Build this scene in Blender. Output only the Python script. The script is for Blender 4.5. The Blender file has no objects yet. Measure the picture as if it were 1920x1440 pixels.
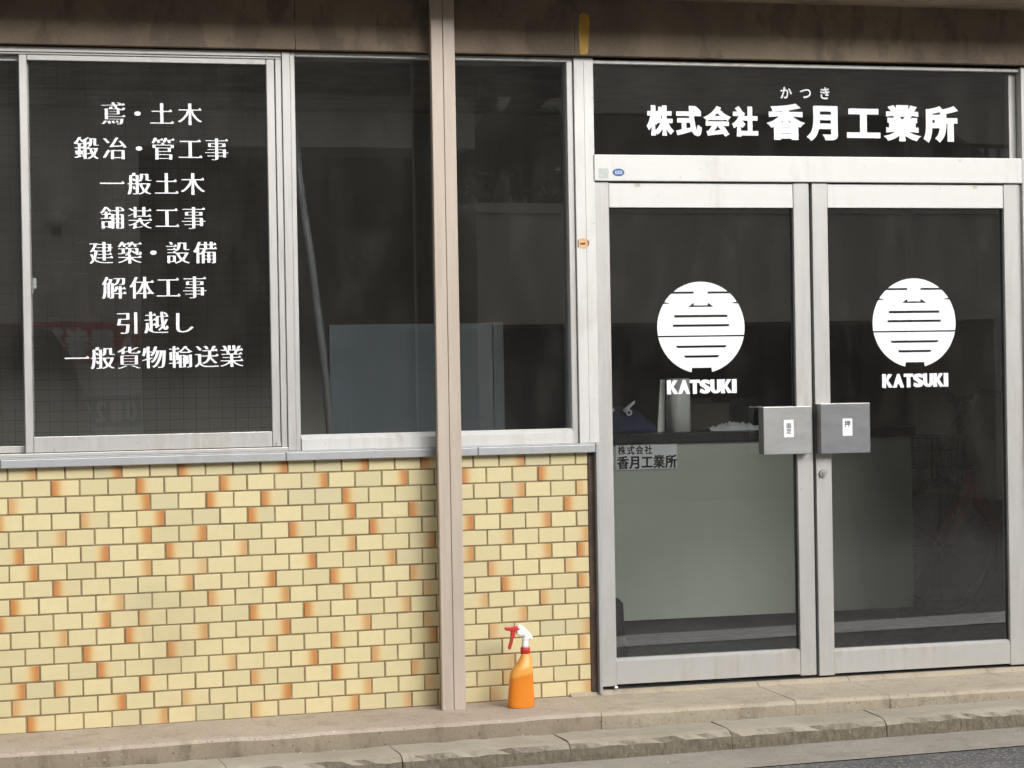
import bpy, bmesh, math, random
from mathutils import Vector, Matrix
from mathutils.geometry import tessellate_polygon, delaunay_2d_cdt
random.seed(7)
SC = bpy.context.scene
COL = SC.collection
R = math.radians
Z0 = 1.5                                   # eye height above the road; all z below are relative to the eye

# ------------------------------------------------------------------ camera
cam = bpy.data.cameras.new('camera')
cam.sensor_width = 36.0
cam.lens = 4500.0 / 1920.0 * 36.0
cam.clip_start = 0.05
cam.clip_end = 500.0
camo = bpy.data.objects.new('camera', cam)
COL.objects.link(camo)
YAW, PITCH, ROLL = 0.285303, -0.006246, -0.017133
fw = Vector((math.sin(YAW) * math.cos(PITCH), math.cos(YAW) * math.cos(PITCH), math.sin(PITCH)))
rt = Vector((math.cos(YAW), -math.sin(YAW), 0.0))
up = rt.cross(fw)
r2 = rt * math.cos(ROLL) + up * math.sin(ROLL)
u2 = -rt * math.sin(ROLL) + up * math.cos(ROLL)
mw = Matrix((r2, u2, -fw)).transposed().to_4x4()
mw.translation = Vector((0.0, -8.6, Z0))
camo.matrix_world = mw
SC.camera = camo

# ------------------------------------------------------------------ sky, sun, exposure (bright overcast)
SUN_EL, SUN_AZ = 27.0, 20.0                # azimuth measured from -y (out of the facade) towards +x
world = bpy.data.worlds.new('World')
SC.world = world
world.use_nodes = True
wn, wl = world.node_tree.nodes, world.node_tree.links
wn.clear()
sky = wn.new('ShaderNodeTexSky')
sky.sky_type = 'NISHITA'
sky.sun_disc = False
sky.sun_elevation = R(SUN_EL)
sky.sun_rotation = R(180.0 - SUN_AZ)
sky.dust_density = 6.0
sky.ozone_density = 1.0
hs = wn.new('ShaderNodeHueSaturation')
hs.inputs['Saturation'].default_value = 0.10
bg = wn.new('ShaderNodeBackground')
bg.inputs['Strength'].default_value = 0.105
wo = wn.new('ShaderNodeOutputWorld')
wl.new(sky.outputs[0], hs.inputs['Color'])
wl.new(hs.outputs[0], bg.inputs['Color'])
wl.new(bg.outputs[0], wo.inputs['Surface'])
sun = bpy.data.lights.new('sun', 'SUN')
sun.energy = 1.40
sun.angle = R(44.0)
sun.color = (1.0, 0.985, 0.955)
suno = bpy.data.objects.new('sun', sun)
COL.objects.link(suno)
sd = Vector((math.sin(R(SUN_AZ)) * math.cos(R(SUN_EL)), -math.cos(R(SUN_AZ)) * math.cos(R(SUN_EL)), math.sin(R(SUN_EL))))
suno.rotation_euler = sd.to_track_quat('Z', 'Y').to_euler()
suno.location = (6.0, -8.0, 9.0)
SC.view_settings.view_transform = 'Standard'
SC.view_settings.look = 'None'
SC.view_settings.gamma = 1.0
SC.view_settings.exposure = 0.60

# ------------------------------------------------------------------ materials
def srgb(r, g, b):
    f = lambda c: (c / 255.0) / 12.92 if c <= 10.3 else (((c / 255.0) + 0.055) / 1.055) ** 2.4
    return (f(r), f(g), f(b), 1.0)

class NT:
    def __init__(s, name):
        s.m = bpy.data.materials.new(name)
        s.m.use_nodes = True
        s.n, s.l = s.m.node_tree.nodes, s.m.node_tree.links
        s.n.clear()
        s.out = s.n.new('ShaderNodeOutputMaterial')
    def node(s, t, ins=None, **kw):
        k = s.n.new(t)
        for a, v in kw.items():
            setattr(k, a, v)
        for a, v in (ins or {}).items():
            if hasattr(v, 'is_output'):
                s.l.new(v, k.inputs[a])
            else:
                k.inputs[a].default_value = v
        return k
    def coords(s, scale=(1, 1, 1)):
        tc = s.node('ShaderNodeTexCoord')
        mp = s.node('ShaderNodeMapping', {'Vector': tc.outputs['Object'], 'Scale': scale})
        return mp.outputs[0]
    def noise(s, vec, scale, detail=4.0, rough=0.55, dist=0.0):
        return s.node('ShaderNodeTexNoise', {'Vector': vec, 'Scale': scale, 'Detail': detail, 'Roughness': rough, 'Distortion': dist}).outputs['Fac']
    def ramp(s, fac, a, b, ca=0.0, cb=1.0):
        return s.node('ShaderNodeMapRange', {'Value': fac, 'From Min': a, 'From Max': b, 'To Min': ca, 'To Max': cb}, clamp=True, interpolation_type='SMOOTHSTEP').outputs[0]
    def mix(s, fac, a, b, mode='MIX'):
        k = s.n.new('ShaderNodeMix')
        k.data_type = 'RGBA'
        k.blend_type = mode
        for i, v in ((0, fac), (6, a), (7, b)):
            if hasattr(v, 'is_output'):
                s.l.new(v, k.inputs[i])
            else:
                k.inputs[i].default_value = v
        return k.outputs[2]
    def math(s, op, a, b=0.0):
        k = s.node('ShaderNodeMath', operation=op)
        for i, v in ((0, a), (1, b)):
            if hasattr(v, 'is_output'):
                s.l.new(v, k.inputs[i])
            else:
                k.inputs[i].default_value = v
        return k.outputs[0]
    def bsdf(s, col, rough=0.5, metal=0.0, bump=None, bstr=0.2, bdist=0.002, **extra):
        k = s.node('ShaderNodeBsdfPrincipled', {'Base Color': col, 'Roughness': rough, 'Metallic': metal})
        for a, v in extra.items():
            k.inputs[a].default_value = v
        if bump is not None:
            b = s.node('ShaderNodeBump', {'Height': bump, 'Strength': bstr, 'Distance': bdist})
            s.l.new(b.outputs[0], k.inputs['Normal'])
        s.l.new(k.outputs[0], s.out.inputs['Surface'])
        return k

def simple(name, col, rough=0.5, metal=0.0, var=0.12, scale=6.0, stretch=(1, 1, 1), bstr=0.1):
    t = NT(name)
    v = t.coords(stretch)
    n = t.noise(v, scale)
    n2 = t.noise(v, scale * 9.0, 2.0)
    dark = tuple(c * (1 - var * 1.6) for c in col[:3]) + (1,)
    lite = tuple(min(1, c * (1 + var * 0.8)) for c in col[:3]) + (1,)
    c = t.mix(t.ramp(n, 0.3, 0.7), dark, lite)
    rr = t.ramp(n2, 0.3, 0.7, max(0.02, rough - 0.08), min(1, rough + 0.08))
    t.bsdf(c, rr, metal, n2, bstr, 0.001)
    return t.m

M = {}
def aluminium(name, col, metal, rough, dirt):
    t = NT(name)
    v = t.coords()
    big = t.noise(v, 2.3, 5.0, 0.6)
    streak = t.noise(t.coords((22, 22, 1.6)), 1.0, 4.0, 0.6)
    fine = t.noise(t.coords((160, 160, 6)), 1.0, 2.0)
    d = t.math('MULTIPLY', t.ramp(big, 0.42, 0.72), t.ramp(streak, 0.40, 0.68))
    spots = t.ramp(t.noise(v, 46.0, 2.0), 0.70, 0.76)
    c = t.mix(t.math('MULTIPLY', d, dirt), col, (0.30, 0.26, 0.21, 1))
    c = t.mix(t.math('MULTIPLY', spots, 0.28), c, (0.22, 0.18, 0.14, 1))
    rr = t.math('ADD', t.ramp(fine, 0.3, 0.7, rough - 0.05, rough + 0.06), t.math('MULTIPLY', d, 0.2))
    t.bsdf(c, rr, metal, fine, 0.05, 0.0006)
    return t.m
M['alu'] = aluminium('anodised_aluminium', srgb(189, 187, 184), 0.45, 0.38, 0.65)
M['alu_lit'] = aluminium('lit_aluminium', srgb(208, 207, 204), 0.25, 0.40, 0.6)  # same frame aluminium, its brighter sky-lit look put into the base colour
M['alu_grey'] = aluminium('grey_aluminium_sheet', srgb(168, 170, 172), 0.45, 0.45, 0.6)
M['alu_dark'] = simple('dark_gasket', (0.03, 0.03, 0.032, 1), 0.5)  # near-black colour of the gaskets and the door gap seal
def brushed(name, col, rough):
    t = NT(name)
    n = t.noise(t.coords((3, 3, 9)), 2.0, 4.0, 0.6)
    f = t.noise(t.coords((60, 60, 900)), 1.0, 2.0)
    c = t.mix(t.ramp(n, 0.35, 0.7), tuple(q * 0.86 for q in col[:3]) + (1,), col)
    t.bsdf(c, t.ramp(f, 0.3, 0.7, rough - 0.05, rough + 0.07), 0.9)
    return t.m
M['steel'] = brushed('stainless_steel', (0.50, 0.50, 0.49, 1), 0.36)
M['steel_dark'] = brushed('darker_stainless_steel', (0.36, 0.36, 0.37, 1), 0.34)  # steel of the right pull, a darker tone than the left one
M['post'] = simple('beige_painted_post', srgb(184, 170, 156), 0.45, 0.1, 0.05, 3.0, (14, 14, 1), 0.04)
M['groove'] = simple('post_groove', srgb(96, 82, 70), 0.6)
M['brown'] = simple('brown_edge_strip', srgb(74, 58, 48), 0.7, 0, 0.25, 20.0)
M['black'] = simple('black_plastic', (0.012, 0.012, 0.014, 1), 0.45)
M['vinyl'] = simple('white_vinyl', (0.86, 0.88, 0.90, 1), 0.35, 0, 0.02)
M['ink'] = simple('black_ink', (0.015, 0.015, 0.018, 1), 0.5)
M['sticker'] = simple('white_sticker', (0.85, 0.87, 0.88, 1), 0.4, 0, 0.02)
M['silver_sticker'] = simple('worn_silver_sticker', srgb(182, 188, 184), 0.5, 0.2, 0.08, 60.0)
M['tape'] = simple('tape_residue', srgb(190, 184, 170), 0.6, 0, 0.08, 60.0)
M['blue'] = simple('blue_sticker', srgb(62, 92, 150), 0.4, 0, 0.08)
M['paleblue'] = simple('pale_blue_print', srgb(190, 208, 228), 0.4, 0, 0.04)
M['tan'] = simple('tan_sticker', srgb(216, 172, 122), 0.5, 0, 0.10, 80.0)
M['tan_dark'] = simple('brown_print', srgb(96, 60, 48), 0.5)
M['yellow'] = simple('yellow_paint', srgb(196, 152, 62), 0.6, 0, 0.10, 30.0)
M['wire'] = simple('wire', (0.012, 0.010, 0.010, 1), 0.5, 0.3)

def glass():
    t = NT('window_glass')
    v = t.coords()
    wob = t.noise(v, 2.2, 1.0, 0.4)
    b = t.node('ShaderNodeBump', {'Height': wob, 'Strength': 0.004, 'Distance': 0.05})
    fr = t.node('ShaderNodeFresnel', {'IOR': 1.52})
    f = t.math('MULTIPLY', fr.outputs[0], 3.0)
    tr = t.node('ShaderNodeBsdfTransparent', {'Color': (0.98, 0.99, 0.98, 1)})
    gl = t.node('ShaderNodeBsdfGlossy', {'Color': (1, 1, 1, 1), 'Roughness': 0.0, 'Normal': b.outputs[0]})
    mx = t.node('ShaderNodeMixShader', {0: f, 1: tr.outputs[0], 2: gl.outputs[0]})
    dust_haze = t.node('ShaderNodeBsdfDiffuse', {'Color': (0.5, 0.48, 0.43, 1)})
    dn = t.noise(t.coords((3, 3, 1.2)), 3.0, 5.0, 0.65)
    mx2 = t.node('ShaderNodeMixShader', {0: t.ramp(dn, 0.35, 0.9, 0.014, 0.050), 1: mx.outputs[0], 2: dust_haze.outputs[0]})  # dust film, its strength raised to stand in for haze on the glass
    t.l.new(mx2.outputs[0], t.out.inputs['Surface'])
    return t.m
M['glass'] = glass()
def clear():
    t = NT('clear_glass_edge')
    tr = t.node('ShaderNodeBsdfTransparent', {'Color': (0.97, 0.98, 0.97, 1)})
    t.l.new(tr.outputs[0], t.out.inputs['Surface'])
    return t.m
M['clear'] = clear()

def tile_mat():
    t = NT('glazed_tile')
    at = t.node('ShaderNodeVertexColor', layer_name='tile')
    sp = t.node('ShaderNodeSeparateColor', {'Color': at.outputs['Color']})
    rnd, stren, u = sp.outputs[0], sp.outputs[1], sp.outputs[2]
    v = t.coords()
    n = t.noise(v, 34.0, 3.0)
    cream = t.mix(rnd, srgb(200, 187, 147), srgb(213, 199, 155))
    grey = t.ramp(rnd, 0.14, 0.02)
    cream = t.mix(grey, cream, srgb(196, 186, 150))
    cream = t.mix(t.math('MULTIPLY', t.ramp(n, 0.35, 0.75), 0.35), cream, srgb(198, 186, 142))
    uu = t.math('ADD', u, t.math('MULTIPLY', t.math('SUBTRACT', n, 0.5), 0.10))
    halo = t.math('MULTIPLY', t.ramp(uu, 0.66, 0.18), stren)
    core = t.math('MULTIPLY', t.math('MULTIPLY', t.ramp(uu, 0.46, 0.06), 0.9), stren)
    c = t.mix(t.math('MULTIPLY', halo, 0.60), cream, srgb(212, 176, 108))
    c = t.mix(core, c, srgb(182, 114, 54))
    grime = t.noise(v, 1.7, 6.0, 0.65)
    c = t.mix(t.ramp(grime, 0.52, 0.80, 0.0, 0.30), c, srgb(150, 136, 104))
    fine = t.noise(v, 190.0, 2.0)
    t.bsdf(c, t.ramp(n, 0.3, 0.7, 0.34, 0.5), 0.0, t.math('ADD', n, t.math('MULTIPLY', fine, 0.35)), 0.16, 0.002)
    return t.m
M['tile'] = tile_mat()
M['grout'] = simple('tile_grout', srgb(140, 123, 94), 0.9, 0, 0.18, 14.0, (1, 1, 1), 0.3)

def beam_mat():
    t = NT('stained_concrete_beam')
    v = t.coords()
    big = t.noise(v, 2.6, 6.0, 0.62, 0.4)
    med = t.noise(t.coords((7, 7, 3)), 1.0, 5.0, 0.6, 0.3)
    fine = t.noise(v, 120.0, 3.0)
    c = t.mix(t.ramp(big, 0.3, 0.72), srgb(112, 98, 84), srgb(146, 131, 111))
    c = t.mix(t.ramp(med, 0.52, 0.62, 0.0, 0.55), c, srgb(92, 80, 70))
    c = t.mix(t.ramp(fine, 0.45, 0.75, 0.0, 0.25), c, srgb(160, 146, 126))
    t.bsdf(c, 0.85, 0.0, t.math('ADD', t.math('MULTIPLY', med, 0.8), fine), 0.3, 0.003)
    return t.m
M['beam'] = beam_mat()

def concrete(name, ca, cb, stain, pits, bstr, stain_amt=0.6):
    t = NT(name)
    v = t.coords()
    big = t.noise(v, 1.9, 6.0, 0.65, 0.3)
    med = t.noise(t.coords((5, 5, 2.2)), 2.2, 6.0, 0.65)
    fine = t.noise(v, 85.0, 4.0, 0.7)
    c = t.mix(t.ramp(big, 0.3, 0.7), ca, cb)
    c = t.mix(t.ramp(med, 0.50, 0.66, 0.0, stain_amt), c, stain)
    vor = t.node('ShaderNodeTexVoronoi', {'Vector': v, 'Scale': pits, 'Randomness': 1.0})
    chips = t.ramp(vor.outputs['Distance'], 0.30, 0.18)
    pick = t.ramp(t.node('ShaderNodeSeparateColor', {'Color': vor.outputs['Color']}).outputs[0], 0.72, 0.74)
    pick2 = t.ramp(t.node('ShaderNodeSeparateColor', {'Color': vor.outputs['Color']}).outputs[1], 0.90, 0.92)
    c = t.mix(t.math('MULTIPLY', t.math('MULTIPLY', chips, pick), 0.55), c, srgb(78, 68, 56))
    c = t.mix(t.math('MULTIPLY', t.math('MULTIPLY', chips, pick2), 0.75), c, srgb(212, 202, 186))
    c = t.mix(t.ramp(fine, 0.4, 0.75, 0.0, 0.35), c, stain)
    t.bsdf(c, 0.9, 0.0, t.math('ADD', fine, t.math('MULTIPLY', med, 0.8)), bstr, 0.004)
    return t.m
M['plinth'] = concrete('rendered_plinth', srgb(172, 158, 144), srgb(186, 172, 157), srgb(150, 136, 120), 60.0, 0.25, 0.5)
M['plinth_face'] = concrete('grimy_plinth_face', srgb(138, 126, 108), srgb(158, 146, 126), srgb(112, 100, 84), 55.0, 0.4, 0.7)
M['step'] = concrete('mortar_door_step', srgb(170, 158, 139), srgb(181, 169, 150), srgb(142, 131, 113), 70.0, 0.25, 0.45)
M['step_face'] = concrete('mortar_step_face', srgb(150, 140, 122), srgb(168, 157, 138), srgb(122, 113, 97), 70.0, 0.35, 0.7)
def kerb_mat():
    t = NT('weathered_kerb_stone')
    v = t.coords()
    big = t.noise(v, 2.1, 5.0, 0.65)
    med = t.noise(t.coords((26, 26, 9)), 1.0, 5.0, 0.7)
    fine = t.noise(t.coords((60, 60, 26)), 1.0, 4.0, 0.7)
    speck = t.noise(t.coords((95, 95, 50)), 1.0, 2.0, 0.6)
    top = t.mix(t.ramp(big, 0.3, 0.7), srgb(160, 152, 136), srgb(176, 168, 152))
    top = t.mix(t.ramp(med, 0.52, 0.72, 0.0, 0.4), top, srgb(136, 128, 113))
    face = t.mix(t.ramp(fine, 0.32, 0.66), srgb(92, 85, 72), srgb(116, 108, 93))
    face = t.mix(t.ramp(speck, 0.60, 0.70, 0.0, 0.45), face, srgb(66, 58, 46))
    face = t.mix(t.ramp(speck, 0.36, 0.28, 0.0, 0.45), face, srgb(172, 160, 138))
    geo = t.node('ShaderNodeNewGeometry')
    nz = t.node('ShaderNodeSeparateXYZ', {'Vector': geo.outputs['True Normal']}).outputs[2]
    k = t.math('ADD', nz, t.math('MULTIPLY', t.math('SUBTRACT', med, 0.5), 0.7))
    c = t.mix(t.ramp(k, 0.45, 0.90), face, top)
    t.bsdf(c, 0.92, 0.0, t.math('ADD', fine, speck), 0.5, 0.004)
    return t.m
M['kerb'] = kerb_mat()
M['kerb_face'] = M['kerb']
M['gutter'] = concrete('gutter_concrete', srgb(150, 144, 134), srgb(168, 161, 150), srgb(132, 125, 114), 70.0, 0.5, 0.5)

def asphalt():
    t = NT('asphalt')
    v = t.coords()
    n = t.noise(v, 3.0, 5.0)
    vor = t.node('ShaderNodeTexVoronoi', {'Vector': v, 'Scale': 110.0})
    sp = t.node('ShaderNodeSeparateColor', {'Color': vor.outputs['Color']})
    c = t.mix(t.ramp(n, 0.3, 0.7), srgb(88, 87, 88), srgb(110, 108, 108))
    c = t.mix(t.ramp(sp.outputs[0], 0.7, 0.95, 0.0, 0.7), c, srgb(160, 156, 150))
    t.bsdf(c, 0.9, 0.0, vor.outputs['Distance'], 0.6, 0.006)
    return t.m
M['asphalt'] = asphalt()

# interior and opposite-side materials
M['floor_in'] = simple('dark_floor', (0.026, 0.027, 0.029, 1), 0.6, 0, 0.06, 3.0)
M['wall_in'] = simple('dim_room_wall', (0.55, 0.525, 0.485, 1), 0.8, 0, 0.06, 2.0)
M['ceil_in'] = simple('room_ceiling', (0.75, 0.74, 0.72, 1), 0.8)
M['cabinet'] = simple('dark_cabinet', (0.030, 0.029, 0.028, 1), 0.5, 0, 0.1)
M['counter'] = simple('pale_counter_front', srgb(190, 195, 181), 0.5, 0, 0.02, 1.5)
M['counter_top'] = simple('black_counter_top', (0.018, 0.018, 0.019, 1), 0.35, 0, 0.02)
M['panel'] = simple('slate_blue_panel', (0.14, 0.172, 0.20, 1), 0.6, 0, 0.10, 1.5)
M['panel_edge'] = simple('slate_panel_edge', (0.165, 0.195, 0.215, 1), 0.6, 0, 0.10, 1.5)
M['paper'] = simple('white_paper', (0.72, 0.74, 0.70, 1), 0.7, 0, 0.03)
M['roll_paper'] = simple('bright_white_paper', (0.88, 0.89, 0.86, 1), 0.6, 0, 0.02)
M['cloth'] = simple('white_cloth', (0.78, 0.82, 0.88, 1), 0.9, 0, 0.10, 12.0)
M['navy'] = simple('navy_fabric', (0.030, 0.036, 0.085, 1), 0.9, 0, 0.2, 16.0)
M['red'] = simple('red_plastic', (0.55, 0.035, 0.03, 1), 0.4, 0, 0.06)
M['white'] = simple('white_plastic', (0.78, 0.80, 0.80, 1), 0.35, 0, 0.03)
M['card'] = simple('brown_cardboard', (0.10, 0.085, 0.065, 1), 0.85, 0, 0.12)
M['plate'] = simple('pale_name_plate', (0.88, 0.89, 0.94, 1), 0.5, 0, 0.05)
M['bike_red'] = simple('red_bicycle_paint', (0.85, 0.06, 0.05, 1), 0.4)
M['rubber'] = simple('black_rubber', (0.012, 0.012, 0.012, 1), 0.7)
M['tube'] = simple('pale_plastic_tube', (0.17, 0.18, 0.185, 1), 0.4)
M['opp_pale'] = concrete('pale_plaster', srgb(228, 226, 219), srgb(236, 234, 227), srgb(214, 211, 203), 20.0, 0.2, 0.4)
M['opp_ret'] = concrete('pale_rendered_wall', srgb(222, 218, 209), srgb(230, 226, 217), srgb(210, 205, 195), 20.0, 0.2, 0.4)
M['opp_dark'] = simple('dark_brick', (0.055, 0.035, 0.030, 1), 0.8, 0, 0.3, 8.0)
M['awning'] = simple('dark_red_awning', (0.050, 0.024, 0.022, 1), 0.6, 0, 0.2)
M['opp_black'] = simple('garage_shadow', (0.010, 0.010, 0.010, 1), 0.9)
M['roof'] = simple('grey_roof_tiles', (0.055, 0.058, 0.058, 1), 0.7, 0, 0.2, 6.0)
M['leaf'] = simple('tree_leaves', (0.035, 0.065, 0.028, 1), 0.6, 0, 0.5, 9.0)
M['bark'] = simple('tree_bark', (0.09, 0.065, 0.045, 1), 0.9, 0, 0.3, 14.0)
M['fence'] = simple('dark_fence', (0.022, 0.024, 0.024, 1), 0.5)
M['hedge'] = simple('dark_hedge', (0.02, 0.03, 0.018, 1), 0.8, 0, 0.5, 12.0)
M['van'] = simple('dark_van_paint', (0.018, 0.020, 0.022, 1), 0.3, 0.1)
M['sign_red'] = simple('red_sign', (0.70, 0.10, 0.08, 1), 0.5)
M['sign_blue'] = simple('blue_sign', (0.08, 0.14, 0.34, 1), 0.5)
M['paint'] = simple('white_road_paint', (0.72, 0.72, 0.70, 1), 0.7, 0, 0.15, 20.0)

# ------------------------------------------------------------------ object helpers
ORG = {}
def link(o, parent=None):
    COL.objects.link(o)
    if parent is not None:
        o.parent = parent
    return o
def tag(o, label=None, cat=None, group=None, kind=None):
    if label: o['label'] = label
    if cat: o['category'] = cat
    if group: o['group'] = group
    if kind: o['kind'] = kind
    return o
def thing(name, label, cat, loc, group=None):
    o = bpy.data.objects.new(name, None)
    o.empty_display_size = 0.1
    o.location = (loc[0], loc[1], loc[2] + Z0)
    ORG[o.name] = Vector(o.location)
    link(o)
    return tag(o, label, cat, group)
def org(parent):
    p = parent
    while p is not None:
        if p.name in ORG:
            return ORG[p.name]
        p = p.parent
    return Vector((0, 0, 0))

class MB:
    def __init__(s):
        s.bm = bmesh.new()
    def _add(s, verts, faces, mi=0, smooth=False):
        vs = [s.bm.verts.new(v) for v in verts]
        out = []
        for f in faces:
            try:
                k = s.bm.faces.new([vs[i] for i in f])
                k.material_index = mi
                k.smooth = smooth
                out.append(k)
            except ValueError:
                pass
        return vs, out
    def box(s, x0, x1, y0, y1, z0, z1, bev=0.0, mi=0, front=None, topm=None):
        v = [(x0, y0, z0), (x1, y0, z0), (x1, y1, z0), (x0, y1, z0), (x0, y0, z1), (x1, y0, z1), (x1, y1, z1), (x0, y1, z1)]
        vs, fs = s._add(v, [(0, 3, 2, 1), (4, 5, 6, 7), (0, 1, 5, 4), (1, 2, 6, 5), (2, 3, 7, 6), (3, 0, 4, 7)], mi)
        if front is not None:
            fs[2].material_index = front
        if topm is not None:
            fs[1].material_index = topm
        if bev > 0:
            es = list({e for f in fs for e in f.edges})
            bmesh.ops.bevel(s.bm, geom=es, offset=bev, segments=2, profile=0.5, affect='EDGES')
        return s
    def prism(s, pts, y0, y1, mi=0, bev=0.0):
        """polygon in x,z extruded along y (pts counter-clockwise seen from -y)"""
        n = len(pts)
        v = [(p[0], y0, p[1]) for p in pts] + [(p[0], y1, p[1]) for p in pts]
        fs = [tuple(range(n)), tuple(range(2 * n - 1, n - 1, -1))]
        fs += [(i, i + n, (i + 1) % n + n, (i + 1) % n) for i in range(n)]
        vs, out = s._add(v, fs, mi)
        bmesh.ops.recalc_face_normals(s.bm, faces=out)
        if bev > 0:
            es = list({e for f in out[:2] for e in f.edges})
            bmesh.ops.bevel(s.bm, geom=es, offset=bev, segments=2, profile=0.5, affect='EDGES')
        return s
    def xprofile(s, pts, xs, mis, zf=None):
        """polyline in y,z swept along x through the stations xs; zf(x) lifts each station"""
        n = len(pts)
        rows = []
        for x in xs:
            dz = zf(x) if zf else 0.0
            rows.append([s.bm.verts.new((x, p[0], p[1] + dz)) for p in pts])
        for a, b in zip(rows, rows[1:]):
            for i in range(n - 1):
                f = s.bm.faces.new((a[i], b[i], b[i + 1], a[i + 1]))
                f.material_index = mis[i]
        return rows
    def tube(s, path, rad, seg=10, mi=0, cap=True):
        pts = [Vector(p) for p in path]
        n = len(pts)
        rads = rad if isinstance(rad, (list, tuple)) else [rad] * n
        rings = []
        prev = None
        for i, p in enumerate(pts):
            d = (pts[min(i + 1, n - 1)] - pts[max(i - 1, 0)]).normalized()
            ref = prev if prev is not None else (Vector((0, 0, 1)) if abs(d.z) < 0.9 else Vector((1, 0, 0)))
            a = d.cross(ref).normalized()
            b = a.cross(d).normalized()
            prev = b
            rings.append([s.bm.verts.new(p + (a * math.cos(t) + b * math.sin(t)) * rads[i]) for t in [2 * math.pi * k / seg for k in range(seg)]])
        fs = []
        for a, b in zip(rings, rings[1:]):
            for k in range(seg):
                f = s.bm.faces.new((a[k], a[(k + 1) % seg], b[(k + 1) % seg], b[k]))
                f.smooth = True
                f.material_index = mi
                fs.append(f)
        if cap:
            for rg in (rings[0], rings[-1]):
                f = s.bm.faces.new(rg)
                f.material_index = mi
                fs.append(f)
        bmesh.ops.recalc_face_normals(s.bm, faces=fs)
        return s
    def loft(s, secs, seg=28, mi=0, cap=True):
        """secs: (cx, cy, cz, rx, ry) ellipses in horizontal planes, bottom to top"""
        rings = [[s.bm.verts.new((c[0] + c[3] * math.copysign(abs(math.cos(t)) ** 0.8, math.cos(t)), c[1] + c[4] * math.copysign(abs(math.sin(t)) ** 0.8, math.sin(t)), c[2])) for t in [2 * math.pi * k / seg for k in range(seg)]] for c in secs]
        fs = []
        for a, b in zip(rings, rings[1:]):
            for k in range(seg):
                f = s.bm.faces.new((a[k], a[(k + 1) % seg], b[(k + 1) % seg], b[k]))
                f.smooth = True
                f.material_index = mi
                fs.append(f)
        if cap:
            fs.append(s.bm.faces.new(rings[0][::-1]))
            fs.append(s.bm.faces.new(rings[-1]))
        for f in fs:
            f.material_index = mi
        return s
    def ring(s, c, axis, rmaj, rmin, seg=40, sub=8, mi=0):
        ax = Vector(axis).normalized()
        a = ax.cross(Vector((0, 0, 1)) if abs(ax.z) < 0.9 else Vector((1, 0, 0))).normalized()
        b = ax.cross(a)
        rows = []
        for i in range(seg):
            t = 2 * math.pi * i / seg
            d = a * math.cos(t) + b * math.sin(t)
            rows.append([s.bm.verts.new(Vector(c) + d * (rmaj + rmin * math.cos(q)) + ax * rmin * math.sin(q)) for q in [2 * math.pi * k / sub for k in range(sub)]])
        for i in range(seg):
            A, B = rows[i], rows[(i + 1) % seg]
            for k in range(sub):
                f = s.bm.faces.new((A[k], A[(k + 1) % sub], B[(k + 1) % sub], B[k]))
                f.smooth = True
                f.material_index = mi
        return s
    def build(s, name, mats, parent=None, fix=False):
        if fix:
            bmesh.ops.recalc_face_normals(s.bm, faces=s.bm.faces[:])
        o0 = org(parent)
        for v in s.bm.verts:
            v.co = Vector((v.co.x, v.co.y, v.co.z + Z0)) - o0
        me = bpy.data.meshes.new(name)
        s.bm.to_mesh(me)
        s.bm.free()
        for m in (mats if isinstance(mats, list) else [mats]):
            me.materials.append(M[m])
        o = bpy.data.objects.new(name, me)
        return link(o, parent)

def B(*a, **k):
    return MB().box(*a, **k)

# ------------------------------------------------------------------ lettering (outlines of the built-in font, re-weighted)
GLY = {}
def load_glyphs(chars):
    obs = {}
    for ch in sorted(set(chars)):
        cu = bpy.data.curves.new('glyph', 'FONT')
        cu.body = ch
        ob = bpy.data.objects.new('glyph', cu)
        COL.objects.link(ob)
        obs[ch] = ob
    dg = bpy.context.evaluated_depsgraph_get()
    for ch, ob in obs.items():
        ev = ob.evaluated_get(dg)
        c = ev.to_curve(dg)
        polys = []
        for sp in c.splines:
            bp = sp.bezier_points
            n = len(bp)
            pts = []
            for i in range(n):
                a, b = bp[i], bp[(i + 1) % n]
                p0, p1, p2, p3 = a.co, a.handle_right, b.handle_left, b.co
                straight = abs((p1 - p0).cross(p3 - p0).z) < 1e-5 and abs((p2 - p0).cross(p3 - p0).z) < 1e-5
                for k in range(1 if straight else 5):
                    t = k / 5.0
                    q = p0 * (1 - t) ** 3 + p1 * 3 * t * (1 - t) ** 2 + p2 * 3 * t * t * (1 - t) + p3 * t ** 3
                    if not pts or (Vector((q.x, q.y)) - pts[-1]).length > 0.004:
                        pts.append(Vector((q.x, q.y)))
            if len(pts) > 2 and (pts[0] - pts[-1]).length < 0.004:
                pts.pop()
            if len(pts) > 2:
                polys.append(pts)
        ev.to_curve_clear()
        GLY[ch] = polys
    for ob in obs.values():
        cu = ob.data
        bpy.data.objects.remove(ob)
        bpy.data.curves.remove(cu)
def area(p):
    return 0.5 * sum(p[i].x * p[(i + 1) % len(p)].y - p[(i + 1) % len(p)].x * p[i].y for i in range(len(p)))
def inside(q, p):
    c = False
    for i in range(len(p)):
        a, b = p[i], p[(i + 1) % len(p)]
        if (a.y > q.y) != (b.y > q.y) and q.x < (b.x - a.x) * (q.y - a.y) / (b.y - a.y) + a.x:
            c = not c
    return c
def winding(q, p):
    w = 0
    for i in range(len(p)):
        a, b = p[i], p[(i + 1) % len(p)]
        if (a.y > q.y) != (b.y > q.y):
            if q.x < (b.x - a.x) * (q.y - a.y) / (b.y - a.y) + a.x:
                w += 1 if b.y > a.y else -1
    return w
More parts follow.
